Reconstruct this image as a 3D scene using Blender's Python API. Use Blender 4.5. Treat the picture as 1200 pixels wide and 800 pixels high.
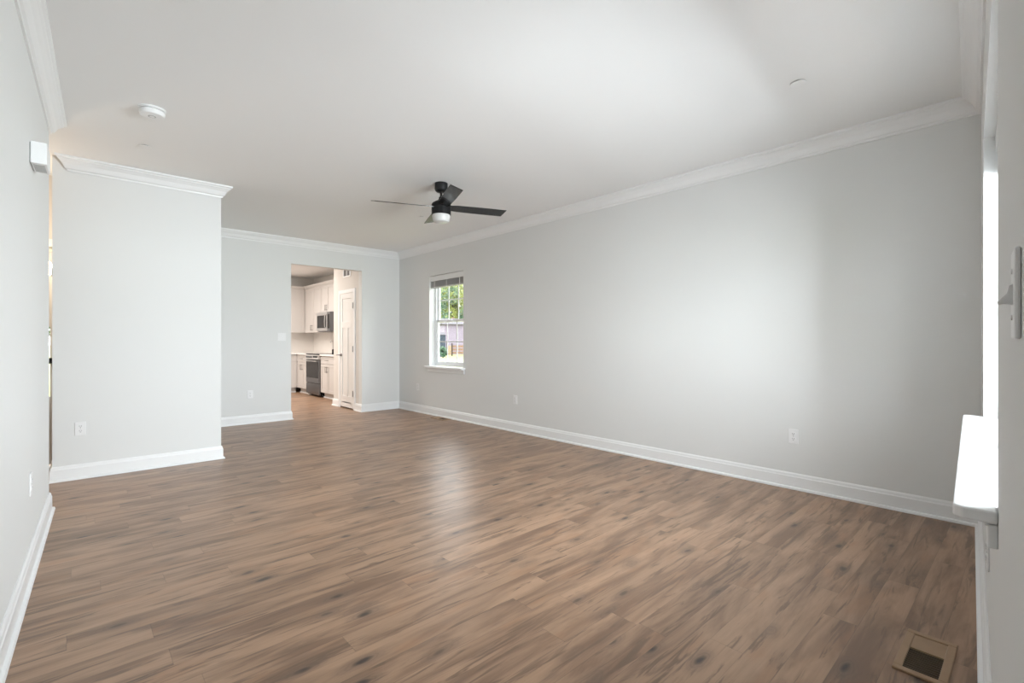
import bpy, bmesh, math, random
from mathutils import Vector, Matrix
R = math.radians
random.seed(7)
S = bpy.context.scene
C = S.collection
for o in list(bpy.data.objects): bpy.data.objects.remove(o)

# ---------------------------------------------------------------- camera, world, lights, exposure
H = 1.18; CEIL = 2.74
cd = bpy.data.cameras.new('camera'); cam = bpy.data.objects.new('camera', cd); C.objects.link(cam)
cam.location = (0, 0, H); cam.rotation_euler = (R(90), 0, R(-42.42))
cd.sensor_width = 36; cd.lens = 36 * 562 / 1200; cd.clip_start = 0.01; cd.clip_end = 400
S.camera = cam
S.view_settings.view_transform = 'Standard'; S.view_settings.look = 'None'
S.view_settings.gamma = 1; S.view_settings.use_curve_mapping = False
S.view_settings.exposure = 0.78
W = bpy.data.worlds.new('sky'); S.world = W; W.use_nodes = True
WN = W.node_tree.nodes; WL = W.node_tree.links
bg = WN['Background']
bg.inputs[0].default_value = (0.93, 0.97, 1.0, 1); bg.inputs[1].default_value = 4.6
FA = R(3.8)                                     # the front wall is turned by this much
def fw(u, n=0.0, z=0.0):                        # along the front wall, into the room, up
    return Vector((u * math.cos(FA) - n * math.sin(FA), -0.045 + u * math.sin(FA) + n * math.cos(FA), z))
LA = -math.atan(0.035)                          # the left wall is turned by this much
def lw(y, n=0.0, z=0.0):                        # along the left wall, into the room, up
    return Vector((-0.29 + 0.035 * y + n * math.cos(LA), y + n * math.sin(LA), z))
def area(name, loc, target, sx, sy, power, col):
    d = bpy.data.lights.new(name, 'AREA'); d.shape = 'RECTANGLE'; d.size = sx; d.size_y = sy
    d.energy = power; d.color = col
    o = bpy.data.objects.new(name, d); C.objects.link(o); o.location = loc
    o.rotation_euler = (Vector(target) - Vector(loc)).to_track_quat('-Z', 'Y').to_euler()
    return o
area('front_daylight', fw(3.02, -2.05, 1.64), fw(2.75, 3.0, 1.62), 3.2, 2.2, 640, (0.885, 0.95, 1.0))
area('kitchen_ceiling_lamp', (2.05, 10.1, 2.72), (2.05, 10.1, 0), 2.0, 2.0, 76, (1.0, 0.945, 0.89))
pl = bpy.data.lights.new('entry_lamp', 'POINT'); pl.energy = 11; pl.color = (1.0, 0.83, 0.66); pl.shadow_soft_size = 0.06
po = bpy.data.objects.new('entry_lamp', pl); C.objects.link(po); po.location = (-0.75, 5.72, 2.1)

# ---------------------------------------------------------------- helpers
def mat(name, col, rough=0.5, metal=0.0, var=0.03, scale=8.0, bump=0.0, bscale=60.0, coat=0.0, spec=0.5):
    m = bpy.data.materials.new(name); m.use_nodes = True
    n = m.node_tree.nodes; l = m.node_tree.links; b = n['Principled BSDF']
    tc = n.new('ShaderNodeTexCoord'); nz = n.new('ShaderNodeTexNoise'); nz.inputs['Scale'].default_value = scale
    l.new(tc.outputs['Object'], nz.inputs['Vector'])
    mx = n.new('ShaderNodeMix'); mx.data_type = 'RGBA'
    mx.inputs[6].default_value = tuple(c * (1 - var) for c in col) + (1,)
    mx.inputs[7].default_value = tuple(min(1, c * (1 + var)) for c in col) + (1,)
    l.new(nz.outputs['Fac'], mx.inputs[0]); l.new(mx.outputs[2], b.inputs['Base Color'])
    b.inputs['Roughness'].default_value = rough; b.inputs['Metallic'].default_value = metal
    b.inputs['Coat Weight'].default_value = coat; b.inputs['Specular IOR Level'].default_value = spec
    if bump:
        nb = n.new('ShaderNodeTexNoise'); nb.inputs['Scale'].default_value = bscale
        l.new(tc.outputs['Object'], nb.inputs['Vector'])
        bp = n.new('ShaderNodeBump'); bp.inputs['Strength'].default_value = bump; bp.inputs['Distance'].default_value = 0.01
        l.new(nb.outputs['Fac'], bp.inputs['Height']); l.new(bp.outputs['Normal'], b.inputs['Normal'])
    return m

def floor_mat():
    m = bpy.data.materials.new('plank_floor'); m.use_nodes = True
    N = m.node_tree.nodes; L = m.node_tree.links; b = N['Principled BSDF']
    def mth(op, a, c=None, d=None):
        n = N.new('ShaderNodeMath'); n.operation = op
        for i, v in enumerate((a, c, d)):
            if v is None: continue
            if isinstance(v, (int, float)): n.inputs[i].default_value = v
            else: L.new(v, n.inputs[i])
        return n.outputs[0]
    def xyz(x, y, z):
        n = N.new('ShaderNodeCombineXYZ')
        for i, v in enumerate((x, y, z)):
            if isinstance(v, (int, float)): n.inputs[i].default_value = v
            else: L.new(v, n.inputs[i])
        return n.outputs[0]
    def noise(v, scale=1, det=3, rough=0.55, dist=0.0):
        n = N.new('ShaderNodeTexNoise'); L.new(v, n.inputs['Vector']); n.inputs['Scale'].default_value = scale
        n.inputs['Detail'].default_value = det; n.inputs['Roughness'].default_value = rough; n.inputs['Distortion'].default_value = dist
        return n.outputs['Fac']
    def sstep(v, lo, hi, a=0.0, c=1.0):
        n = N.new('ShaderNodeMapRange'); n.interpolation_type = 'SMOOTHSTEP'; L.new(v, n.inputs[0])
        n.inputs[1].default_value = lo; n.inputs[2].default_value = hi; n.inputs[3].default_value = a; n.inputs[4].default_value = c
        return n.outputs[0]
    def mix(f, a, c, blend='MIX'):
        n = N.new('ShaderNodeMix'); n.data_type = 'RGBA'; n.blend_type = blend
        if isinstance(f, (int, float)): n.inputs[0].default_value = f
        else: L.new(f, n.inputs[0])
        for i, v in ((6, a), (7, c)):
            if isinstance(v, tuple): n.inputs[i].default_value = v + (1,)
            else: L.new(v, n.inputs[i])
        return n.outputs[2]
    tc = N.new('ShaderNodeTexCoord'); sp = N.new('ShaderNodeSeparateXYZ'); L.new(tc.outputs['Object'], sp.inputs[0])
    x, y = sp.outputs[0], sp.outputs[1]
    PW, PL = 0.125, 1.22
    yr = mth('DIVIDE', y, PW); row = mth('FLOOR', yr); fy = mth('SUBTRACT', yr, row)
    wn = N.new('ShaderNodeTexWhiteNoise'); wn.noise_dimensions = '1D'; L.new(row, wn.inputs['W'])
    xr = mth('ADD', mth('DIVIDE', x, PL), mth('MULTIPLY', wn.outputs['Value'], 7.0)); col = mth('FLOOR', xr); fx = mth('SUBTRACT', xr, col)
    wi = N.new('ShaderNodeTexWhiteNoise'); wi.noise_dimensions = '2D'; L.new(xyz(row, col, 0), wi.inputs['Vector'])
    rid = wi.outputs['Value']
    sc = N.new('ShaderNodeSeparateColor'); L.new(wi.outputs['Color'], sc.inputs[0]); rid2 = sc.outputs[1]
    off = mth('MULTIPLY', rid, 37.0)
    # broad tone, grain, streaks, knots: each plank reads another part of the wood
    broad = noise(xyz(mth('ADD', mth('MULTIPLY', x, 1.3), off), mth('MULTIPLY', y, 9.0), off), 1, 4, 0.6, 0.6)
    grain = noise(xyz(mth('ADD', mth('MULTIPLY', x, 6.0), off), mth('MULTIPLY', y, 110.0), off), 1, 3, 0.6, 0.3)
    streak = noise(xyz(mth('ADD', mth('MULTIPLY', x, 2.4), mth('MULTIPLY', rid2, 53.0)), mth('MULTIPLY', y, 26.0), off), 1, 4, 0.6, 0.8)
    patch = noise(xyz(mth('ADD', mth('MULTIPLY', x, 2.6), off), mth('ADD', mth('MULTIPLY', y, 8.0), 11.0), mth('MULTIPLY', rid2, 9.0)), 1, 2, 0.5, 0.4)
    c = mix(sstep(broad, 0.30, 0.62), (0.195, 0.122, 0.082), (0.440, 0.295, 0.203))
    c = mix(sstep(patch, 0.56, 0.74, 0, 0.55), c, (0.40, 0.235, 0.145))
    c = mix(sstep(streak, 0.53, 0.66, 0, 0.85), c, (0.140, 0.092, 0.064))
    c = mix(mth('MULTIPLY', grain, 0.5), c, (0.20, 0.135, 0.095), 'MIX')
    warp = noise(xyz(mth('MULTIPLY', x, 7.0), mth('MULTIPLY', y, 16.0), off), 1, 2)
    vo = N.new('ShaderNodeTexVoronoi'); vo.inputs['Scale'].default_value = 1.0; vo.inputs['Randomness'].default_value = 1.0
    L.new(xyz(mth('ADD', mth('MULTIPLY', x, 3.2), mth('ADD', off, mth('MULTIPLY', warp, 0.25))), mth('ADD', mth('MULTIPLY', y, 8.5), mth('MULTIPLY', warp, 0.3)), mth('MULTIPLY', rid2, 40.0)), vo.inputs['Vector'])
    vs = N.new('ShaderNodeSeparateColor'); L.new(vo.outputs['Color'], vs.inputs[0])
    keep = sstep(vs.outputs[0], 0.10, 0.25)
    halo = mth('MULTIPLY', sstep(vo.outputs['Distance'], 0.10, 0.40, 0.62, 0.0), keep)
    ring = mth('MULTIPLY', mth('MULTIPLY', mth('SINE', mth('MULTIPLY', vo.outputs['Distance'], 75.0)), 0.3), halo)
    core = mth('MULTIPLY', sstep(vo.outputs['Distance'], 0.04, 0.16, 0.95, 0.0), keep)
    c = mix(halo, c, (0.165, 0.115, 0.085)); c = mix(ring, c, (0.09, 0.06, 0.045)); c = mix(core, c, (0.055, 0.040, 0.034))
    tone = N.new('ShaderNodeMapRange'); L.new(rid, tone.inputs[0]); tone.inputs[3].default_value = 0.93; tone.inputs[4].default_value = 1.08
    hs = N.new('ShaderNodeHueSaturation'); L.new(tone.outputs[0], hs.inputs['Value']); L.new(c, hs.inputs['Color'])
    hs.inputs['Saturation'].default_value = 1.12; hs.inputs['Hue'].default_value = 0.498; c = hs.outputs[0]
    ey = mth('MINIMUM', fy, mth('SUBTRACT', 1.0, fy)); ex = mth('MINIMUM', fx, mth('SUBTRACT', 1.0, fx))
    seam = mth('MAXIMUM', sstep(ey, 0.004, 0.014, 1, 0), sstep(ex, 0.0006, 0.0018, 1, 0))
    c = mix(mth('MULTIPLY', seam, 0.28), c, (0.07, 0.048, 0.036))
    L.new(c, b.inputs['Base Color'])
    rg = N.new('ShaderNodeMapRange'); L.new(grain, rg.inputs[0]); rg.inputs[3].default_value = 0.30; rg.inputs[4].default_value = 0.42
    L.new(rg.outputs[0], b.inputs['Roughness'])
    bp = N.new('ShaderNodeBump'); bp.inputs['Strength'].default_value = 0.12; bp.inputs['Distance'].default_value = 0.003
    L.new(mth('SUBTRACT', mth('ADD', grain, mth('MULTIPLY', streak, 0.6)), seam), bp.inputs['Height']); L.new(bp.outputs[0], b.inputs['Normal'])
    return m

def glass_mat(name, tint=(1, 1, 1), gloss=0.06):
    m = bpy.data.materials.new(name); m.use_nodes = True
    n = m.node_tree.nodes; l = m.node_tree.links; n.remove(n['Principled BSDF'])
    t = n.new('ShaderNodeBsdfTransparent'); t.inputs[0].default_value = tint + (1,)
    g = n.new('ShaderNodeBsdfGlossy'); g.inputs['Roughness'].default_value = 0.02
    lw_ = n.new('ShaderNodeLayerWeight'); lw_.inputs['Blend'].default_value = gloss
    x = n.new('ShaderNodeMixShader'); l.new(lw_.outputs['Fresnel'], x.inputs[0]); l.new(t.outputs[0], x.inputs[1]); l.new(g.outputs[0], x.inputs[2])
    l.new(x.outputs[0], n['Material Output'].inputs[0]); return m

def emit_mat(name, col, strength):
    m = mat(name, col, 0.3); b = m.node_tree.nodes['Principled BSDF']
    b.inputs['Emission Color'].default_value = col + (1,); b.inputs['Emission Strength'].default_value = strength; return m

M = dict(
    wall=mat('wall_paint', (0.775, 0.78, 0.77), 0.75, var=0.006, scale=1.5, bump=0.03, bscale=180),
    ceil=mat('ceiling_paint', (0.885, 0.885, 0.88), 0.85, var=0.006, scale=1.2, bump=0.03, bscale=160),
    trim=mat('trim_paint', (0.88, 0.885, 0.885), 0.38, var=0.01),
    vinyl=mat('window_vinyl', (0.86, 0.87, 0.88), 0.35, var=0.01),
    kwall=mat('kitchen_paint', (0.72, 0.69, 0.65), 0.7, var=0.01, scale=2),
    door=mat('door_paint', (0.82, 0.81, 0.79), 0.42, var=0.01),
    plastic=mat('white_plastic', (0.86, 0.86, 0.86), 0.35, var=0.01, scale=30),
    slot=mat('dark_slot', (0.16, 0.16, 0.16), 0.6),
    greyp=mat('grey_plastic', (0.48, 0.48, 0.47), 0.5),
    blind=mat('blind_vinyl', (0.80, 0.80, 0.79), 0.45, var=0.02, scale=12),
    slat=mat('blind_slat_shaded', (0.52, 0.52, 0.52), 0.5, var=0.03, scale=20),  # white blind's stack: its backlit shade is put into this grey
    black=mat('fan_black', (0.010, 0.010, 0.011), 0.42, var=0.1, scale=10, spec=0.3),
    blade=mat('fan_blade', (0.014, 0.015, 0.016), 0.24, var=0.2, scale=14, coat=0.25, spec=0.3),
    opal=mat('opal_glass', (0.68, 0.68, 0.67), 0.25, var=0.01),
    cab=mat('cabinet_paint', (0.60, 0.57, 0.545), 0.45, var=0.02, scale=5),
    counter=mat('quartz', (0.84, 0.82, 0.80), 0.22, var=0.04, scale=25),
    tile=mat('backsplash', (0.80, 0.755, 0.71), 0.3, var=0.02, scale=6),
    steel=mat('stainless', (0.20, 0.205, 0.215), 0.30, 1.0, var=0.06, scale=5),
    lsteel=mat('bright_steel', (0.62, 0.62, 0.62), 0.28, 1.0, var=0.05, scale=5),
    nickel=mat('nickel', (0.28, 0.27, 0.26), 0.3, 1.0, var=0.05),
    bglass=mat('black_glass', (0.010, 0.010, 0.011), 0.12, var=0.05, spec=0.2),
    tan=mat('register_wood', (0.36, 0.235, 0.14), 0.45, var=0.12, scale=14),
    pit=mat('register_pit', (0.012, 0.009, 0.008), 0.7),
    darkw=mat('register_slat', (0.10, 0.065, 0.042), 0.5, var=0.1),
    wood=mat('fence_wood', (0.1612, 0.0930, 0.0527), 0.8, var=0.3, scale=3),
    woodl=mat('fence_pale', (0.2480, 0.1798, 0.1178), 0.8, var=0.2, scale=3),
    bark=mat('bark', (0.0310, 0.0217, 0.0174), 0.9, var=0.3, scale=6),
    leafd=mat('leaf_dark', (0.0341, 0.0806, 0.0341), 0.6, var=0.45, scale=1.4),
    leafy=mat('leaf_yellow', (0.2232, 0.2480, 0.0620), 0.6, var=0.35, scale=1.0),
    leafm=mat('leaf_mid', (0.0992, 0.1550, 0.0496), 0.6, var=0.45, scale=1.2),
    leafr=mat('leaf_russet', (0.1364, 0.0527, 0.0310), 0.6, var=0.4, scale=1.5),
    siding=mat('mauve_siding', (0.1860, 0.1550, 0.1922), 0.8, var=0.12, scale=3),
    shed=mat('slate_boards', (0.0217, 0.0310, 0.0465), 0.7, var=0.2, scale=4),
    roof=mat('roof_grey', (0.0620, 0.0558, 0.0620), 0.8, var=0.2, scale=5),
    lawn=mat('lawn', (0.1860, 0.1922, 0.0620), 0.9, var=0.3, scale=0.6),
    bounce_grey=mat('bounce_grey', (0.30, 0.30, 0.30), 0.9, var=0.15, scale=3),
    glass=glass_mat('clear_glass', (0.98, 0.99, 0.99)),
    glow=emit_mat('lamp_glow', (1.0, 0.82, 0.58), 9.0),
    floor=floor_mat(),
)

def box(bm, x0, x1, y0, y1, z0, z1):
    v = [bm.verts.new((x, y, z)) for z in (z0, z1) for y in (y0, y1) for x in (x0, x1)]
    for f in ((0, 2, 3, 1), (4, 5, 7, 6), (0, 1, 5, 4), (2, 6, 7, 3), (0, 4, 6, 2), (1, 3, 7, 5)):
        bm.faces.new([v[i] for i in f])
def BM(*boxes):
    bm = bmesh.new()
    for b in boxes: box(bm, *b)
    return bm
def lathe(bm, prof, seg=40, c=(0, 0, 0), axis='z'):
    rings = []
    def P(r, h, a):
        p = {'z': (r * math.cos(a), r * math.sin(a), h), 'y': (r * math.cos(a), h, r * math.sin(a)), 'x': (h, r * math.cos(a), r * math.sin(a))}[axis]
        return (p[0] + c[0], p[1] + c[1], p[2] + c[2])
    for r, h in prof:
        if r < 1e-6: rings.append([bm.verts.new(P(0, h, 0))])
        else: rings.append([bm.verts.new(P(r, h, 2 * math.pi * i / seg)) for i in range(seg)])
    for a, b in zip(rings, rings[1:]):
        for i in range(seg):
            j = (i + 1) % seg
            if len(a) == 1 and len(b) == 1: continue
            if len(a) == 1: bm.faces.new((a[0], b[i], b[j]))
            elif len(b) == 1: bm.faces.new((a[i], b[0], a[j]))
            else: bm.faces.new((a[i], b[i], b[j], a[j]))
    for r in (rings[0], rings[-1]):
        if len(r) > 2: bm.faces.new(r)
def tube(bm, pts, r, seg=12):
    pts = [Vector(p) for p in pts]; rings = []
    up = Vector((0, 0, 1))
    for i, p in enumerate(pts):
        d = (pts[min(i + 1, len(pts) - 1)] - pts[max(i - 1, 0)]).normalized()
        a = d.cross(up) if abs(d.z) < 0.95 else d.cross(Vector((1, 0, 0)))
        a.normalize(); b2 = d.cross(a)
        rings.append([bm.verts.new(p + r * (math.cos(t) * a + math.sin(t) * b2)) for t in (2 * math.pi * k / seg for k in range(seg))])
    for a, b2 in zip(rings, rings[1:]):
        for k in range(seg): bm.faces.new((a[k], b2[k], b2[(k + 1) % seg], a[(k + 1) % seg]))
    bm.faces.new(rings[0]); bm.faces.new(rings[-1])
def prism(bm, pts, lo, hi, axis='z'):
    def P(u, v, h): return {'z': (u, v, h), 'y': (u, h, v), 'x': (h, u, v)}[axis]
    a = [bm.verts.new(P(u, v, lo)) for u, v in pts]; b = [bm.verts.new(P(u, v, hi)) for u, v in pts]
    bm.faces.new(a); bm.faces.new(b)
    for i in range(len(pts)):
        j = (i + 1) % len(pts); bm.faces.new((a[i], a[j], b[j], b[i]))
def obj(name, bm, m, parent=None, bevel=0.0, smooth=False, loc=None, rz=None):
    bmesh.ops.recalc_face_normals(bm, faces=bm.faces)
    me = bpy.data.meshes.new(name); bm.to_mesh(me); bm.free()
    me.materials.append(M[m])
    o = bpy.data.objects.new(name, me); C.objects.link(o)
    if smooth:
        for p in me.polygons: p.use_smooth = True
        me.set_sharp_from_angle(angle=R(38))
    if bevel:
        md = o.modifiers.new('bevel', 'BEVEL'); md.width = bevel; md.segments = 2; md.limit_method = 'ANGLE'; md.angle_limit = R(40)
    if parent: o.parent = parent
    if loc is not None: o.location = loc
    if rz is not None: o.rotation_euler = (0, 0, rz)
    return o
def struct(name, bm, m, **k):
    o = obj(name, bm, m, **k); o['kind'] = 'structure'; return o
def thing(name, label, cat, loc=(0, 0, 0), rz=0.0, group=None, kind=None):
    o = bpy.data.objects.new(name, None); C.objects.link(o); o.empty_display_size = 0.1
    o.location = loc; o.rotation_euler = (0, 0, rz)
    if label: o['label'] = label
    if cat: o['category'] = cat
    if group: o['group'] = group
    if kind: o['kind'] = kind
    return o
def copy_tree(root, loc, rz, label):
    r = root.copy(); C.objects.link(r); r.location = loc; r.rotation_euler = (0, 0, rz); r['label'] = label
    for ch in list(root.children):
        c = ch.copy(); C.objects.link(c); c.parent = r
        for g in ch.children:
            d = g.copy(); C.objects.link(d); d.parent = c
    return r

# ---------------------------------------------------------------- the room shell
RX = 4.26; FY = 7.62; BX = 1.098; BY = 5.555; BL = -0.133
KX = 4.44; KY = 12.23
struct('floor', BM((-3.2, 4.9, -0.6, 12.6, -0.12, 0)), 'floor')
struct('ceiling', BM((-3.2, 4.9, -0.6, 12.6, CEIL, CEIL + 0.15)), 'ceil')
W0, W1, WZ0, WZ1 = 5.73, 6.65, 0.77, 2.235        # the far window's opening in the right wall
struct('wall_right', BM((RX, RX + .18, 0.15, W0, 0, CEIL), (RX, RX + .18, W1, FY + .12, 0, CEIL),
                        (RX, RX + .18, W0, W1, 0, WZ0), (RX, RX + .18, W0, W1, WZ1, CEIL)), 'wall')
O0, O1, OZ = 2.43, 3.56, 2.362                    # opening to the kitchen
struct('wall_far', BM((BX - .1, O0, FY, FY + .12, 0, CEIL), (O1, RX, FY, FY + .12, 0, CEIL), (O0, O1, FY, FY + .12, OZ, CEIL)), 'wall')
struct('wall_partition', BM((BL, BX, BY, BY + .12, 0, CEIL), (BX - .12, BX, BY + .12, FY + .05, 0, CEIL), (BL, BL + .12, BY + .12, 6.25, 0, CEIL)), 'wall')
struct('wall_left', BM((-.13, 0, -0.3, 4.645, 0, CEIL)), 'wall', loc=(-0.29, 0, 0), rz=LA)
U0, U1 = 1.62, 3.50                               # front window opening, along the front wall
struct('wall_front', BM((-.5, U0, -.22, 0, 0, CEIL), (U1, 4.6, -.22, 0, 0, CEIL), (U0, U1, -.22, 0, 0, WZ0), (U0, U1, -.22, 0, WZ1, CEIL)),
       'wall', loc=fw(0), rz=FA)
# entry hall seen through the gap at the left
struct('wall_entry', BM((-2.2, -1.13, 6.25, 6.40, 0, CEIL), (-.135, BX, 6.25, 6.40, 0, CEIL), (-1.13, -.135, 6.25, 6.40, 2.07, CEIL),
                        (-2.32, -2.2, 2.4, 6.4, 0, CEIL), (-2.2, -.3, 2.4, 2.52, 0, CEIL)), 'kwall')
# kitchen
struct('wall_kitchen_right', BM((KX, KX + .15, 7.74, KY + .15, 0, CEIL)), 'kwall')
struct('wall_kitchen_back', BM((0.7, KX, KY, KY + .15, 0, CEIL)), 'kwall')
struct('wall_kitchen_left', BM((0.55, 0.7, FY + .12, KY + .15, 0, CEIL)), 'kwall')
struct('wall_kitchen_front', BM((0.55, BX - .1, FY, FY + .12, 0, CEIL)), 'kwall')
D0, D1, DZ = 7.925, 8.495, 2.035
struct('wall_pantry', BM((O1, O1 + .11, FY + .12, D0, 0, CEIL), (O1, O1 + .11, D1, 8.80, 0, CEIL), (O1, O1 + .11, D0, D1, DZ, CEIL),
                         (O1 + .11, KX, 8.69, 8.80, 0, CEIL)), 'kwall')

# ---------------------------------------------------------------- crown and baseboards, swept with mitred corners
CROWN = [(0, -.112), (.010, -.112), (.013, -.098), (.024, -.092), (.030, -.080), (.042, -.055), (.062, -.034), (.070, -.028), (.073, -.020), (.086, -.014), (.088, 0), (0, 0)]
BASE = [(0, 0), (.030, 0), (.030, .008), (.026, .017), (.016, .021), (.0155, .098), (.012, .104), (.010, .118), (.004, .128), (0, .128)]
def run(points, prof, names, z0, ends=(None, None), m='trim'):
    P = [Vector(p) for p in points]
    dirs = [(b - a).normalized() for a, b in zip(P, P[1:])]
    before = ends[0] and Vector(ends[0]); after = ends[1] and Vector(ends[1])
    mit = []
    for i in range(len(P)):
        d1 = dirs[i - 1] if i else (before or dirs[0]); d2 = dirs[i] if i < len(dirs) else (after or dirs[-1])
        n1 = Vector((-d1.y, d1.x)); n2 = Vector((-d2.y, d2.x))
        mit.append((n1 + n2) / (1 + n1.dot(n2)))
    for i, nm in enumerate(names):
        if not nm: continue
        bm = bmesh.new()
        a = [bm.verts.new((*(P[i] + o * mit[i]), z0 + z)) for o, z in prof]
        b = [bm.verts.new((*(P[i + 1] + o * mit[i + 1]), z0 + z)) for o, z in prof]
        for k in range(len(prof)):
            j = (k + 1) % len(prof); bm.faces.new((a[k], a[j], b[j], b[k]))
        bm.faces.new(a); bm.faces.new(b)
        struct(nm, bm, m)
fc = fw(0); tfr = (RX - 0) / math.cos(FA)
FR = (RX, fw(tfr).y)
f_left = fw(-0.27)
run([(f_left.x, f_left.y), FR, (RX, FY), (BX, FY), (BX, BY), (-.034, BY)], CROWN,
    ['trim_1', 'trim_2', 'trim_3', 'trim_4', 'trim_5'], CEIL, ends=(None, (0, 1)))
L1 = lw(4.645); L2 = lw(4.645, -.13); L3 = lw(0.05)
run([(L2.x, L2.y), (L1.x, L1.y), (L3.x, L3.y)], CROWN, ['trim_6', 'trim_7'], CEIL)
run([(f_left.x, f_left.y), FR, (RX, FY), (O1, FY), (O1, D0 - .062)], BASE, ['baseboard_front', 'baseboard_right', 'baseboard_far', 'baseboard_opening'], 0)
run([(O0, FY + .12), (O0, FY), (BX, FY), (BX, BY), (BL, BY), (BL, 6.25)], BASE,
    ['baseboard_opening', 'baseboard_far', 'baseboard_partition', 'baseboard_partition', 'baseboard_partition'], 0)
run([(L2.x, L2.y), (L1.x, L1.y), (L3.x, L3.y)], BASE, ['baseboard_left', 'baseboard_left'], 0)
run([(O1, D1 + .062), (O1, 8.80), (3.80, 8.80)], BASE, ['baseboard_pantry', 'baseboard_pantry'], 0)

# ---------------------------------------------------------------- windows (local: x along, y outwards, z up)
def make_window(name, w, h, loc, rz):
    t = thing(name, None, None, loc, rz, kind='structure')
    fr = .035
    obj('window_frame', BM((0, fr, .105, .175, 0, h), (w - fr, w, .105, .175, 0, h), (fr, w - fr, .105, .175, h - fr, h), (fr, w - fr, .105, .175, 0, fr)), 'vinyl', t, .003)
    mz = h * .495
    for nm, z0, z1, y0 in (('upper_sash', mz - .018, h - fr, .142), ('lower_sash', fr, mz + .022, .112)):
        s = .036; x0, x1 = fr, w - fr
        sa = obj(nm, BM((x0, x0 + s, y0, y0 + .028, z0, z1), (x1 - s, x1, y0, y0 + .028, z0, z1), (x0 + s, x1 - s, y0, y0 + .028, z1 - s, z1), (x0 + s, x1 - s, y0, y0 + .028, z0, z0 + s)), 'vinyl', t, .003)
        obj('pane', BM((x0 + s, x1 - s, y0 + .018, y0 + .020, z0 + s, z1 - s)), 'glass', sa)
        bm = bmesh.new(); gw = (x1 - x0 - 2 * s) / 3; g = .009
        for k in (1, 2): box(bm, x0 + s + gw * k - g, x0 + s + gw * k + g, y0 + .009, y0 + .017, z0 + s, z1 - s)
        zc = (z0 + z1) / 2; box(bm, x0 + s, x1 - s, y0 + .0085, y0 + .0175, zc - g, zc + g)
        obj('muntin', bm, 'vinyl', sa)
    bm = bmesh.new(); box(bm, w / 2 - .03, w / 2 + .03, .098, .112, mz + .006, mz + .02); box(bm, w / 2 - .012, w / 2 + .03, .090, .10, mz + .010, mz + .017)
    obj('sash_lock', bm, 'vinyl', t, .002)
    return t
def make_blind(w, label, loc, rz):
    t = thing('window_blind', label, 'blind', loc, rz, 'raised window blinds')
    obj('headrail', BM((.008, w - .008, .022, .085, -.055, -.004)), 'blind', t, .002)
    obj('valance', BM((.004, w - .004, .008, .020, -.088, -.006)), 'blind', t, .004)
    bm = bmesh.new()
    for k in range(17): box(bm, .012, w - .012, .020, .088, -.060 - .0068 * k - .0028, -.060 - .0068 * k)
    obj('slats', bm, 'slat', t)
    obj('bottom_rail', BM((.012, w - .012, .018, .090, -.195, -.178)), 'slat', t, .003)
    for x in (.12, w / 2, w - .12): obj('ladder_tape', BM((x - .006, x + .006, .014, .017, -.195, -.085)), 'blind', t)
    return t
wz = WZ1 - WZ0 - .02
# right wall: local x runs towards -Y when the outside is +X
make_window('window_1', W1 - W0, wz, (RX, W1, WZ0 + .02), R(-90))
make_blind(W1 - W0, 'white blind drawn up tight at top of the small far window', (RX, W1, WZ1), R(-90))
hw = (U1 - U0 - .05) / 2
for i, u in enumerate((U0 + hw, U1)):
    make_window('window_%d' % (i + 2), hw, wz, fw(u, -.035, WZ0 + .02), FA + math.pi)
struct('trim_8', BM((U0 + hw, U1 - hw, -.21, -.125, WZ0 + .02, WZ1)), 'vinyl', loc=fw(0), rz=FA)
make_blind(hw, 'white blind drawn up at the front window, half nearer the light switch', fw(U0 + hw, -.035, WZ1), FA + math.pi)
make_blind(hw, 'white blind drawn up at the front window, half nearer the room corner', fw(U1, -.035, WZ1), FA + math.pi)
# window sills with horns and aprons
def stool(name, a, b, horn, loc, rz, dp=.105):
    bm = bmesh.new(); p = .078
    prism(bm, [(a, dp), (a, 0), (a - horn, 0), (a - horn, -p + .018), (a - horn + .018, -p), (b + horn - .018, -p), (b + horn, -p + .018), (b + horn, 0), (b, 0), (b, dp)], WZ0 - .012, WZ0 + .018)
    o = struct(name, bm, 'trim', bevel=.005, loc=loc, rz=rz)
    bm = BM((a - .03, b + .03, -.018, 0, WZ0 - .075, WZ0 - .012), (a - .03, b + .03, -.024, 0, WZ0 - .024, WZ0 - .012))
    obj('apron', bm, 'trim', o, .003)
stool('trim_9', 0, W1 - W0, .05, (RX, W1, 0), R(-90))
stool('trim_10', -U1, -U0, .05, fw(0), FA + math.pi, .14)

# ---------------------------------------------------------------- entry door beyond the gap
t = thing('door_1', None, None, (-1.12, 6.29, 0), 0, kind='structure')
obj('door_leaf', BM((0, .06, 0, .045, .02, 2.03), (.955, .975, 0, .045, .02, 2.03), (.06, .955, 0, .045, .02, .66), (.06, .955, 0, .045, 1.32, 2.03),
                    (.10, .93, -.008, 0, .12, .56)), 'door', t, .003)
obj('pane', BM((.06, .955, .02, .026, .66, 1.32)), 'glass', t)
bm = bmesh.new(); lathe(bm, [(.026, 0), (.026, -.008), (.010, -.012), (.010, -.04), (.026, -.05), (.028, -.065), (.018, -.075), (0, -.077)], 20, (.955, 0, 1.0), 'y')
obj('door_handle', bm, 'bglass', t, smooth=True)
struct('trim_11', BM((-1.20, -1.13, 6.232, 6.25, 0, 2.14), (-1.13, -.135, 6.232, 6.25, 2.07, 2.14)), 'trim')
t = thing('wall_sconce', 'small glowing glass lamp glimpsed in the narrow gap at the left', 'lamp', (BL, 5.93, 1.80))
bm = bmesh.new(); lathe(bm, [(.045, 0), (.045, -.012), (.012, -.016), (.012, -.05)], 24, (0, 0, 0), 'x'); obj('backplate', bm, 'nickel', t, smooth=True)
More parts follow.
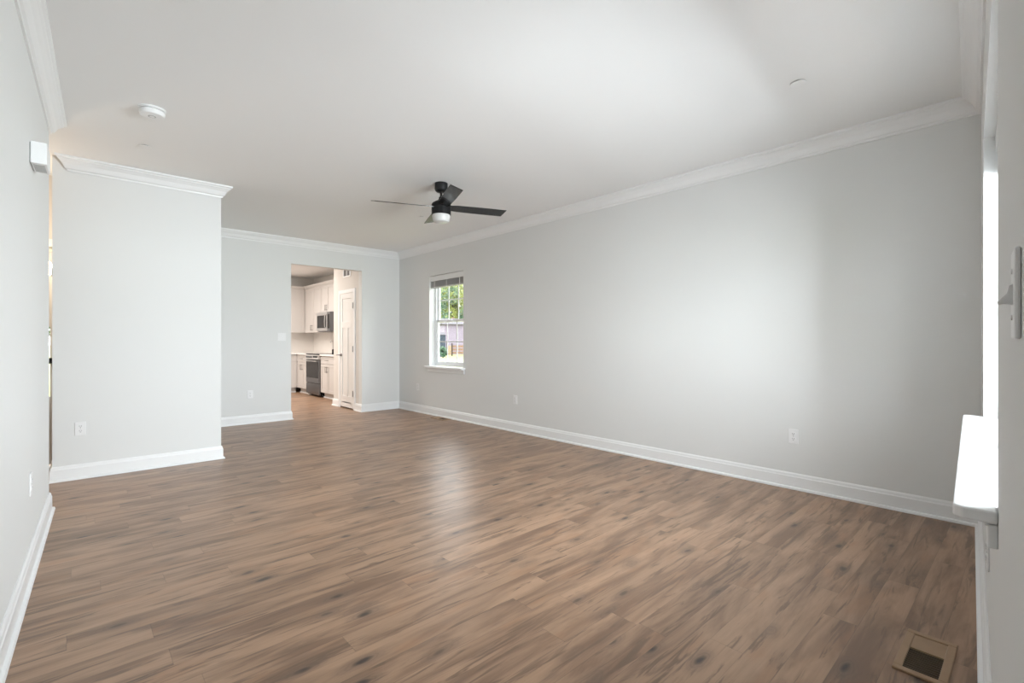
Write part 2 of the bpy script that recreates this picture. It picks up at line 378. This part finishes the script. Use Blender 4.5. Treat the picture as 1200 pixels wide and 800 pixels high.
bm = bmesh.new(); lathe(bm, [(0, .075), (.02, .07), (.04, .05), (.05, .01), (.048, -.03), (.03, -.06), (0, -.068)], 24, (-.055, 0, .03)); obj('globe', bm, 'glow', t, smooth=True)

# ---------------------------------------------------------------- pantry door
t = thing('door_2', None, None, (O1 - .008, D1, 0), R(-90), kind='structure')       # local x: from latch to hinge side, y into the wall
dw = D1 - D0
def shaker(bm, x0, x1, z0, z1, y0, y1, st, rec, rails=(), muls=()):
    box(bm, x0, x0 + st, y0, y1, z0, z1); box(bm, x1 - st, x1, y0, y1, z0, z1)
    box(bm, x0 + st, x1 - st, y0, y1, z1 - st, z1); box(bm, x0 + st, x1 - st, y0, y1, z0, z0 + st)
    for a, b in rails: box(bm, x0 + st, x1 - st, y0, y1, a, b)
    for x, a, b in muls: box(bm, x - st / 2, x + st / 2, y0, y1, a, b)
    box(bm, x0 + st, x1 - st, y0 + rec, y1 - .001, z0 + st, z1 - st)
bm = bmesh.new(); shaker(bm, .004, dw - .004, .020, DZ - .004, 0, .035, .095, .010, rails=((.095, .22), (1.42, 1.53)), muls=((dw / 2, .22, 1.42),))
obj('door_leaf', bm, 'door', t, .003)
bm = bmesh.new(); lathe(bm, [(.027, 0), (.027, -.008), (.010, -.012), (.010, -.038)], 24, (.06, 0, .94), 'y'); tube(bm, [(.06, -.040, .94), (.02, -.044, .94), (-.045, -.044, .937)], .0085)
obj('door_handle', bm, 'nickel', t, smooth=True)
for z in (.28, 1.05, 1.80):
    bm = BM((dw - .012, dw + .010, -.007, .004, z - .045, z + .045)); lathe(bm, [(.009, z - .05), (.009, z + .05)], 12, (dw - .004, -.014, 0)); obj('hinge', bm, 'nickel', t, smooth=True)
cz = .062
struct('trim_12', BM((O1 - .017, O1, D0 - cz, D0 + .004, 0, DZ + cz), (O1 - .017, O1, D1 - .004, D1 + cz, 0, DZ + cz), (O1 - .017, O1, D0 + .004, D1 - .004, DZ - .004, DZ + cz)), 'trim', bevel=.004)
t = thing('air_vent', 'small white wall vent grille above the white kitchen door', 'vent', (O1, 8.36, 2.32), R(-90))
obj('frame', BM((0, .30, -.012, 0, 0, .018), (0, .30, -.012, 0, .132, .15), (0, .02, -.012, 0, .018, .132), (.28, .30, -.012, 0, .018, .132), (.142, .158, -.010, 0, .018, .132)), 'plastic', t, .002)
obj('backing', BM((.02, .28, -.003, 0, .018, .132)), 'slot', t)
bm = bmesh.new()
for k in range(9):
    z = .024 + k * .012; prism(bm, [(-.010, z), (-.0085, z + .0015), (-.003, z + .008), (-.004, z + .0065)], .02, .28, 'x')
obj('louvres', bm, 'greyp', t)

# ---------------------------------------------------------------- kitchen
CF = 3.83; UF = 4.11
def handle(parent, x, z, y=-.0, length=.13, vertical=True):
    bm = bmesh.new(); r = .0055; o = .032
    if vertical:
        tube(bm, [(x, y - o, z - length / 2), (x, y - o, z + length / 2)], r, 10)
        for s in (-.38, .38): tube(bm, [(x, y, z + s * length), (x, y - o, z + s * length)], r * .8, 8)
    else:
        tube(bm, [(x - length / 2, y - o, z), (x + length / 2, y - o, z)], r, 10)
        for s in (-.38, .38): tube(bm, [(x + s * length, y, z), (x + s * length, y - o, z)], r * .8, 8)
    obj('handle', bm, 'nickel', parent, smooth=True)
def base_cab(w, d, label, loc, rz, doors=2, drawers=1):
    t = thing('base_cabinet', label, 'cabinet', loc, rz, 'kitchen base cabinets')
    obj('body', BM((0, w, .022, d - .012, .11, .875)), 'cab', t); obj('toe_kick', BM((0, w, .085, d - .012, 0, .11)), 'cab', t)
    obj('shoe_strip', BM((0, w, .065, .085, 0, .02)), 'trim', t)
    g = .004
    for k in range(drawers):
        a, b = w / drawers * k + g, w / drawers * (k + 1) - g
        bm = bmesh.new(); shaker(bm, a, b, .715, .868, 0, .021, .038, .008); dr = obj('drawer', bm, 'cab', t, .002)
        handle(dr, (a + b) / 2, .792, 0, .13, False)
    for k in range(doors):
        a, b = w / doors * k + g, w / doors * (k + 1) - g
        bm = bmesh.new(); shaker(bm, a, b, .118, .707, 0, .021, .058, .008); dr = obj('door', bm, 'cab', t, .002)
        handle(dr, b - .03 if (k % 2 == 0 and doors > 1) else a + .03, .60, 0)
    return t
def wall_cab(w, d, z0, z1, label, loc, rz, doors=2, handles=True):
    t = thing('wall_cabinet', label, 'cabinet', (loc[0], loc[1], z0), rz, 'kitchen wall cabinets')
    h = z1 - z0; obj('body', BM((0, w, .022, d, 0, h)), 'cab', t)
    for k in range(doors):
        a, b = w / doors * k + .004, w / doors * (k + 1) - .004
        bm = bmesh.new(); shaker(bm, a, b, .004, h - .004, 0, .021, .058, .008); dr = obj('door', bm, 'cab', t, .002)
        if handles: handle(dr, b - .03 if (k % 2 == 0 and doors > 1) else a + .03, .11 if h > .7 else .10, 0)
    return t
RY0, RY1 = 10.16, 10.92
base_cab(11.598 - RY1 - .004, KX - CF, 'greige base cabinet with one drawer, left of the range', (CF, 11.598, 0), R(-90), 2, 1)
base_cab(RY0 - 9.44, KX - CF, 'greige base cabinet with pull handles, right of the range', (CF, RY0 - .004, 0), R(-90), 2, 1)
base_cab(1.30, KY - 11.60, 'greige base cabinet run along the kitchen back wall, at left edge of the opening', (CF - 1.30, 11.60, 0), 0, 2, 2)
struct_c = [('left of the range along the kitchen back corner', BM((2.50, KX, 11.575, KY, .878, .912), (CF - .025, KX, RY1 + .004, 11.575, .878, .912))),
            ('right of the range', BM((CF - .025, KX, 9.42, RY0 - .004, .878, .912)))]
for txt, bm in struct_c:
    o = obj('countertop', bm, 'counter', bevel=.004); o['label'] = 'white kitchen countertop slab ' + txt; o['category'] = 'countertop'; o['group'] = 'kitchen countertops'
struct('trim_13', BM((2.3, KX - .010, KY - .010, KY, .912, 1.388), (KX - .010, KX, 8.80, KY - .010, .912, 1.388)), 'tile')
wall_cab(1.25, KY - 11.90, 1.388, 2.435, 'greige wall cabinet on the kitchen back wall, plain flat door facing the opening', (UF - 1.25, 11.90), 0, 2, False)
wall_cab(11.896 - RY1, KX - UF, 1.388, 2.435, 'tall greige two door wall cabinet left of the microwave', (UF, 11.896), R(-90), 2)
wall_cab(RY1 - RY0 - .004, KX - UF, 1.825, 2.435, 'short greige two door wall cabinet above the microwave', (UF, RY1 - .002), R(-90), 2)
wall_cab(RY0 - 9.40, KX - UF, 1.388, 2.435, 'greige wall cabinet right of the microwave behind the pantry wall edge', (UF, RY0 - .004), R(-90), 2)
CC = [(0, 0), (.012, 0), (.016, .012), (.034, .03), (.045, .045), (.05, .06), (0, .06)]
run([(UF, 9.40), (UF, 11.90), (2.86, 11.90)], CC, ['trim_14', 'trim_15'], 2.435, m='cab')

# range (local x along -Y world, y into the wall)
t = thing('kitchen_range', 'stainless slide-in range with black glass oven door between the base cabinets', 'stove', (CF - .03, RY1 - .003, 0), R(-90))
w = RY1 - RY0 - .006
obj('body', BM((0, w, .035, .62, .03, .895)), 'bglass', t)
obj('leg', BM((.03, .07, .10, .14, 0, .03)), 'bglass', t); obj('leg', BM((w - .07, w - .03, .10, .14, 0, .03)), 'bglass', t)
obj('cooktop', BM((-.003, w + .003, -.005, .62, .895, .918)), 'bglass', t, .004)
bm = bmesh.new(); prism(bm, [(-.03, .80), (.035, .80), (.035, .905), (0, .905)], 0, w, 'x'); cp = obj('control_panel', bm, 'lsteel', t, .003)
for k in range(4):
    bm = bmesh.new(); lathe(bm, [(.02, 0), (.02, -.02), (.016, -.026), (0, -.026)], 20, (.10 + k * .09, -.012, .850), 'y'); obj('knob', bm, 'steel', cp, smooth=True)
obj('display', BM((.46, w - .06, -.021, -.010, .835, .872)), 'bglass', cp)
dr = obj('oven_door', BM((.004, w - .004, -.004, .034, .29, .79)), 'steel', t, .004)
obj('oven_window', BM((.035, w - .035, -.0065, -.003, .40, .745)), 'bglass', dr)
bm = bmesh.new(); tube(bm, [(.05, -.055, .765), (w - .05, -.055, .765)], .011, 12)
for x in (.08, w - .08): tube(bm, [(x, -.004, .765), (x, -.055, .765)], .009, 10)
obj('handle', bm, 'lsteel', dr, smooth=True)
obj('storage_drawer', BM((.004, w - .004, 0, .034, .05, .28)), 'steel', t, .004)

t = thing('microwave', 'stainless microwave mounted under the short wall cabinet above the range', 'microwave', (4.03, RY1 - .003, 1.40), R(-90))
hm = .42; obj('body', BM((0, w, .02, .40, 0, hm)), 'steel', t, .003)
dr = obj('door', BM((.002, w - .16, 0, .02, .015, hm - .004)), 'lsteel', t, .003); obj('door_window', BM((.03, w - .21, -.002, .001, .075, hm - .07)), 'bglass', dr)
bm = bmesh.new(); tube(bm, [(w - .185, 0, .07), (w - .185, -.04, .09), (w - .185, -.045, hm / 2), (w - .185, -.04, hm - .08), (w - .185, 0, hm - .06)], .009); obj('handle', bm, 'lsteel', dr, smooth=True)
cp = obj('control_panel', BM((w - .156, w - .002, 0, .02, .015, hm - .004)), 'steel', t, .003)
obj('keypad', BM((w - .135, w - .02, -.002, .001, .06, hm - .05)), 'bglass', cp)
obj('vent_grille', BM((.02, w - .02, .04, .30, -.006, 0)), 'bglass', t)
t = thing('soap_dispenser', 'slim silver and black upright fixture on the counter right of the range', 'dispenser', (3.99, 9.90, .912))
bm = bmesh.new(); lathe(bm, [(.028, 0), (.028, .005), (.022, .02), (.021, .095), (.012, .11)], 20); obj('bottle', bm, 'bglass', t, smooth=True)
bm = bmesh.new(); tube(bm, [(0, 0, .10), (0, 0, .25), (-.012, 0, .275), (-.035, 0, .28), (-.05, 0, .265), (-.052, 0, .24)], .012); obj('spout', bm, 'lsteel', t, smooth=True)

# ---------------------------------------------------------------- ceiling fan
fan = thing('ceiling_fan', 'black four-blade ceiling fan with a white drum light, hung mid room', 'fan', (2.68, 3.97, CEIL))
bm = bmesh.new(); lathe(bm, [(.064, 0), (.064, -.06), (.060, -.072), (.045, -.085), (.022, -.088)]); obj('canopy', bm, 'black', fan, smooth=True)
bm = bmesh.new(); lathe(bm, [(.0125, -.08), (.0125, -.13), (.022, -.135), (.024, -.15), (.036, -.175), (.038, -.185)], 24); obj('downrod', bm, 'black', fan, smooth=True)
bm = bmesh.new(); lathe(bm, [(.038, -.170), (.060, -.180), (.085, -.196), (.093, -.206), (.095, -.215), (.095, -.236), (.0925, -.238), (.0925, -.244), (.095, -.246), (.095, -.310), (.090, -.313)], 48); obj('motor_housing', bm, 'black', fan, smooth=True)
bm = bmesh.new(); lathe(bm, [(.088, -.310), (.088, -.330), (.082, -.365), (.074, -.380), (.050, -.388), (0, -.390)], 48); obj('light_shade', bm, 'opal', fan, smooth=True)
for k in range(4):
    bm = bmesh.new()
    pts = [(.075, -.045), (.16, -.056), (.40, -.062), (.665, -.060), (.640, .062), (.40, .062), (.16, .056), (.075, .045)]
    prism(bm, pts, -.003, .003)
    bl = obj('blade', bm, 'blade', fan, .0015)
    a = R(-22.4 + 90 * k)
    bl.location = (0, 0, -.235); bl.rotation_euler = (Matrix.Rotation(a, 3, 'Z') @ Matrix.Rotation(R(-15), 3, 'X')).to_euler()

# ---------------------------------------------------------------- ceiling fittings
t = thing('smoke_detector', 'round white smoke detector on the ceiling at the upper left', 'smoke detector', (.388, 4.01, CEIL))
bm = bmesh.new(); lathe(bm, [(.078, 0), (.078, -.010), (.074, -.012)]); obj('base', bm, 'plastic', t, smooth=True)
bm = bmesh.new(); lathe(bm, [(.066, -.010), (.066, -.018)]); obj('vent_slot', bm, 'greyp', t, smooth=True)
bm = bmesh.new(); lathe(bm, [(.070, -.016), (.073, -.020), (.072, -.036), (.064, -.046), (.03, -.049), (0, -.049)]); obj('cover', bm, 'plastic', t, smooth=True)
bm = bmesh.new(); lathe(bm, [(.022, -.047), (.022, -.0505), (.015, -.0505), (.015, -.0485)], 24); tb = obj('test_button', bm, 'greyp', t, smooth=True)
bm = bmesh.new(); lathe(bm, [(.0145, -.0485), (.0145, -.0515), (0, -.052)], 24); obj('button_cap', bm, 'plastic', tb, smooth=True)
sp = None
for lab, x, y in (('flat round sprinkler cover on the ceiling below the smoke detector', .42, 4.80), ('flat round sprinkler cover on the ceiling near the front window', 3.224, .97),
                  ('flat round sprinkler cover on the ceiling just behind the fan', 3.21, 5.19)):
    if sp is None:
        sp = thing('sprinkler_cover', lab, 'sprinkler cover', (x, y, CEIL), 0, 'ceiling sprinkler covers')
        bm = bmesh.new(); lathe(bm, [(.030, 0), (.030, -.006)], 32); obj('gap_ring', bm, 'slot', sp, smooth=True)
        bm = bmesh.new(); lathe(bm, [(.042, -.006), (.042, -.008), (.030, -.0095), (0, -.010)], 32); obj('cap', bm, 'ceil', sp, smooth=True)
    else: copy_tree(sp, (x, y, CEIL), 0, lab)

# ---------------------------------------------------------------- wall plates (local: face towards -y)
def outlet(label, loc, rz):
    t = thing('wall_outlet', label, 'outlet', loc, rz, 'wall outlets')
    obj('plate', BM((-.036, .036, -.006, 0, -.058, .058)), 'plastic', t, .003)
    for z in (-.020, .020):
        bm = bmesh.new(); prism(bm, [(-.017, z - .010), (-.011, z - .014), (.011, z - .014), (.017, z - .010), (.017, z + .010), (.011, z + .014), (-.011, z + .014), (-.017, z + .010)], -.0085, -.005, 'y')
        s = obj('socket', bm, 'plastic', t)
        obj('slots', BM((-.0075, -.0050, -.0090, -.0080, z - .001, z + .008), (.0050, .0075, -.0090, -.0080, z - .001, z + .008), (-.0025, .0025, -.0090, -.0080, z - .010, z - .005)), 'slot', s)
    bm = bmesh.new(); lathe(bm, [(.003, -.0055), (.003, -.0072), (0, -.0076)], 12, (0, 0, 0), 'y'); obj('screw', bm, 'greyp', t)
    return t
ol = lw(3.51)
pf = fw(2.375)
o0 = outlet('white outlet low on the long right wall, nearest the front window sill', (RX, 1.315, .42), R(-90))
for lab, loc, rz in (('white outlet low on the long right wall, midway, just right of the far window', (RX, 4.595, .42), R(-90)),
                     ('white outlet low on the long right wall beside the far corner', (RX, 7.0, .42), R(-90)),
                     ('white outlet low on the far wall left of the kitchen opening', (1.869, FY, .42), 0),
                     ('white outlet low on the partition wall at left', (.042, BY, .43), 0),
                     ('white outlet low on the left wall, seen edge on', (ol.x, ol.y, .443), R(90) + LA),
                     ('white outlet on the front wall under the window sill, seen edge on', (pf.x, pf.y, .44), R(180) + FA)):
    copy_tree(o0, loc, rz, lab)
t = thing('light_switch', 'double white light switch on the far wall beside the kitchen opening', 'light switch', (2.297, FY, 1.25))
obj('plate', BM((-.058, .058, -.006, 0, -.058, .058)), 'plastic', t, .003)
for x in (-.023, .023):
    bm = bmesh.new(); prism(bm, [(-.006, -.033), (-.0105, .033), (-.004, .033), (-.004, -.033)], x - .0165, x + .0165, 'x'); obj('rocker', bm, 'plastic', t, .001)
ps = fw(.905)
t = thing('light_switch', 'white toggle light switch on the near front wall at the right edge, lever down', 'light switch', (ps.x, ps.y, 1.241), R(180) + FA)
obj('plate', BM((-.036, .036, -.0065, 0, -.058, .058)), 'plastic', t, .003)
bm = bmesh.new(); prism(bm, [(-.006, -.014), (-.010, -.013), (-.0155, -.012), (-.0195, -.0125), (-.021, -.009), (-.012, .002), (-.010, .012), (-.006, .014)], -.005, .005, 'x'); obj('toggle', bm, 'plastic', t, .001)
for z in (-.030, .030):
    bm = bmesh.new(); lathe(bm, [(.0035, -.006), (.0035, -.0078), (.002, -.0088), (0, -.009)], 14, (0, 0, z), 'y'); obj('screw', bm, 'plastic', t, smooth=True)
pc = lw(3.475)
t = thing('door_chime', 'white box door chime high on the left wall', 'door chime', (pc.x, pc.y, 2.098), R(90) + LA)
obj('cover', BM((0, .20, -.066, -.004, 0, .112)), 'plastic', t, .004); obj('base_plate', BM((.008, .192, -.004, 0, .006, .106)), 'greyp', t)
obj('speaker_grille', BM(*[(.03 + k * .018, .04 + k * .018, -.055, -.012, -.0015, .001) for k in range(8)]), 'greyp', t)

# ---------------------------------------------------------------- floor registers
def register(label, loc, rz):
    t = thing('floor_register', label, 'floor vent', loc, rz, 'wooden floor registers')
    L_, Wd, f = .335, .150, .026; h = .009
    obj('frame', BM((0, f, 0, Wd, 0, h), (L_ - f, L_, 0, Wd, 0, h), (f, L_ - f, 0, f, 0, h), (f, L_ - f, Wd - f, Wd, 0, h)), 'tan', t, .003)
    obj('damper_plate', BM((f + .165, L_ - f - .006, f, Wd - f, .0005, .006)), 'tan', t)
    obj('pit', BM((f, L_ - f, f, Wd - f, .0002, .0008)), 'pit', t)
    bm = bmesh.new()
    for k in range(10): box(bm, f + .010 + k * .0155, f + .0145 + k * .0155, f, Wd - f, .0008, .0062)
    obj('louvres', bm, 'darkw', t)
    return t
r0 = register('tan wooden floor register by the front wall at lower right', (2.185, .205, 0), 0)
copy_tree(r0, (RX - .045, 5.98, 0), R(90), 'flat wooden floor register against the right baseboard below the far window')

# ---------------------------------------------------------------- outdoors
G = -0.32
struct('ground', BM((-140, 260, -140, 260, G - .2, G)), 'lawn')
struct('bounce_slab', BM((-3, 8, -9, -.55, G, G + .06)), 'bounce_grey')  # unseen slab, added to keep green lawn bounce off the ceiling
def ray(px, s, z=0.0):
    tt = (px - 600) / 562
    return Vector(((tt * .738 + .6746) * s, (-tt * .6746 + .738) * s, z))
def tree(label, p, h, cr, ch, m, n=1500, leaf=.35, trunk=.18, cz=None):
    t = thing('tree', label, 'tree', (p.x, p.y, G), 0, 'trees beyond the lawn')
    bm = bmesh.new(); lathe(bm, [(trunk * 1.4, 0), (trunk, h * .12), (trunk * .8, h * .45), (trunk * .3, h * .85)], 10); obj('trunk', bm, 'bark', t, smooth=True)
    bm = bmesh.new(); cz = cz or h - ch
    lumps = [(Vector((random.uniform(-.6, .6) * cr, random.uniform(-.6, .6) * cr, cz + random.uniform(-.65, .65) * ch)), random.uniform(.35, .6)) for _ in range(12)]
    for _ in range(n):
        c, s = random.choice(lumps); d = Vector((random.gauss(0, 1), random.gauss(0, 1), random.gauss(0, 1))).normalized() * random.uniform(.6, 1.0)
        q = c + Vector((d.x * cr * s, d.y * cr * s, d.z * ch * s * .8))
        a = Vector((random.uniform(-1, 1), random.uniform(-1, 1), random.uniform(-1, 1))).normalized(); b = a.orthogonal().normalized(); l = leaf * random.uniform(.6, 1.2)
        bm.faces.new([bm.verts.new(q + a * l * .5), bm.verts.new(q + b * l * .28), bm.verts.new(q - a * l * .5), bm.verts.new(q - b * l * .28)])
    obj('foliage', bm, m, t); return t
tree('dark green tree at left in the far window view', ray(515, 66), 10.2, 2.3, 4.2, 'leafd', 2600)
tree('yellow green tree behind the mauve house in the far window view', ray(530, 84), 15.0, 4.4, 5.6, 'leafy', 7500, .45)
tree('yellow green tree at right edge of the far window view', ray(552, 92), 15.5, 4.2, 6.0, 'leafy', 6000, .45)
tree('low russet bush tree above the mauve house roof', ray(530, 70), 5.1, .75, .8, 'leafr', 500, .3, .12)
tree('distant mid green tree filling behind the others', ray(522, 104), 17.0, 7.0, 7.5, 'leafm', 8000, .6)
tree('slim dark trunked tree at right of the far window view', ray(541.5, 64), 6.3, .5, 2.2, 'leafd', 500, .3, .10)
tree('leafy green tree outside the entry door glass', Vector((-.9, 22, 0)), 6.5, 2.4, 2.6, 'leafm', 2400, .4)
def facing(px, s):                            # an empty turned to face back along the view through the far window
    p = ray(px, s); return (p.x, p.y, G), math.atan2(p.y, p.x) - R(90) + R(12)
loc, rz = facing(540, 56)
t = thing('house', 'mauve sided house across the lawn in the far window view', 'house', loc, rz)
obj('wall', BM((-1.9, 9, 0, 6, 0, 3.55)), 'siding', t)
bm = bmesh.new(); prism(bm, [(-.4, 3.5), (6.4, 3.5), (3, 4.3)], -2.2, 9.3, 'x'); obj('roof', bm, 'roof', t)
bm = bmesh.new()
for k in range(11): box(bm, -1.9, 9, -.02, 0, .3 * k + .02, .3 * k + .27)
obj('siding_board', bm, 'siding', t)
loc, rz = facing(518.8, 47)
t = thing('shed', 'dark slate shed at the left of the far window view', 'shed', loc, rz)
obj('wall', BM((-.28, .28, 0, 1.0, 0, 2.15)), 'shed', t); bm = bmesh.new(); prism(bm, [(-.1, 2.15), (1.1, 2.15), (.5, 2.4)], -.34, .34, 'x'); obj('roof', bm, 'roof', t)
loc, rz = facing(529.6, 50)
t = thing('wooden_fence', 'brown wooden board fence across the lawn in the far window view', 'fence', loc, rz)
for x in (-.52, 0, 1.6, 3.2): obj('post', BM((x - .06, x + .06, -.06, .06, 0, 1.32)), 'bark', t)
for z in (.22, .55, .88): obj('rail', BM((.06, 3.2, -.02, .02, z, z + .22)), 'wood', t)
obj('panel', BM((-.46, -.06, -.02, .02, .1, 1.08)), 'woodl', t)
tree('round green shrub beside the dark shed', ray(519, 44.5), 1.1, .5, .55, 'leafd', 500, .2, .05)
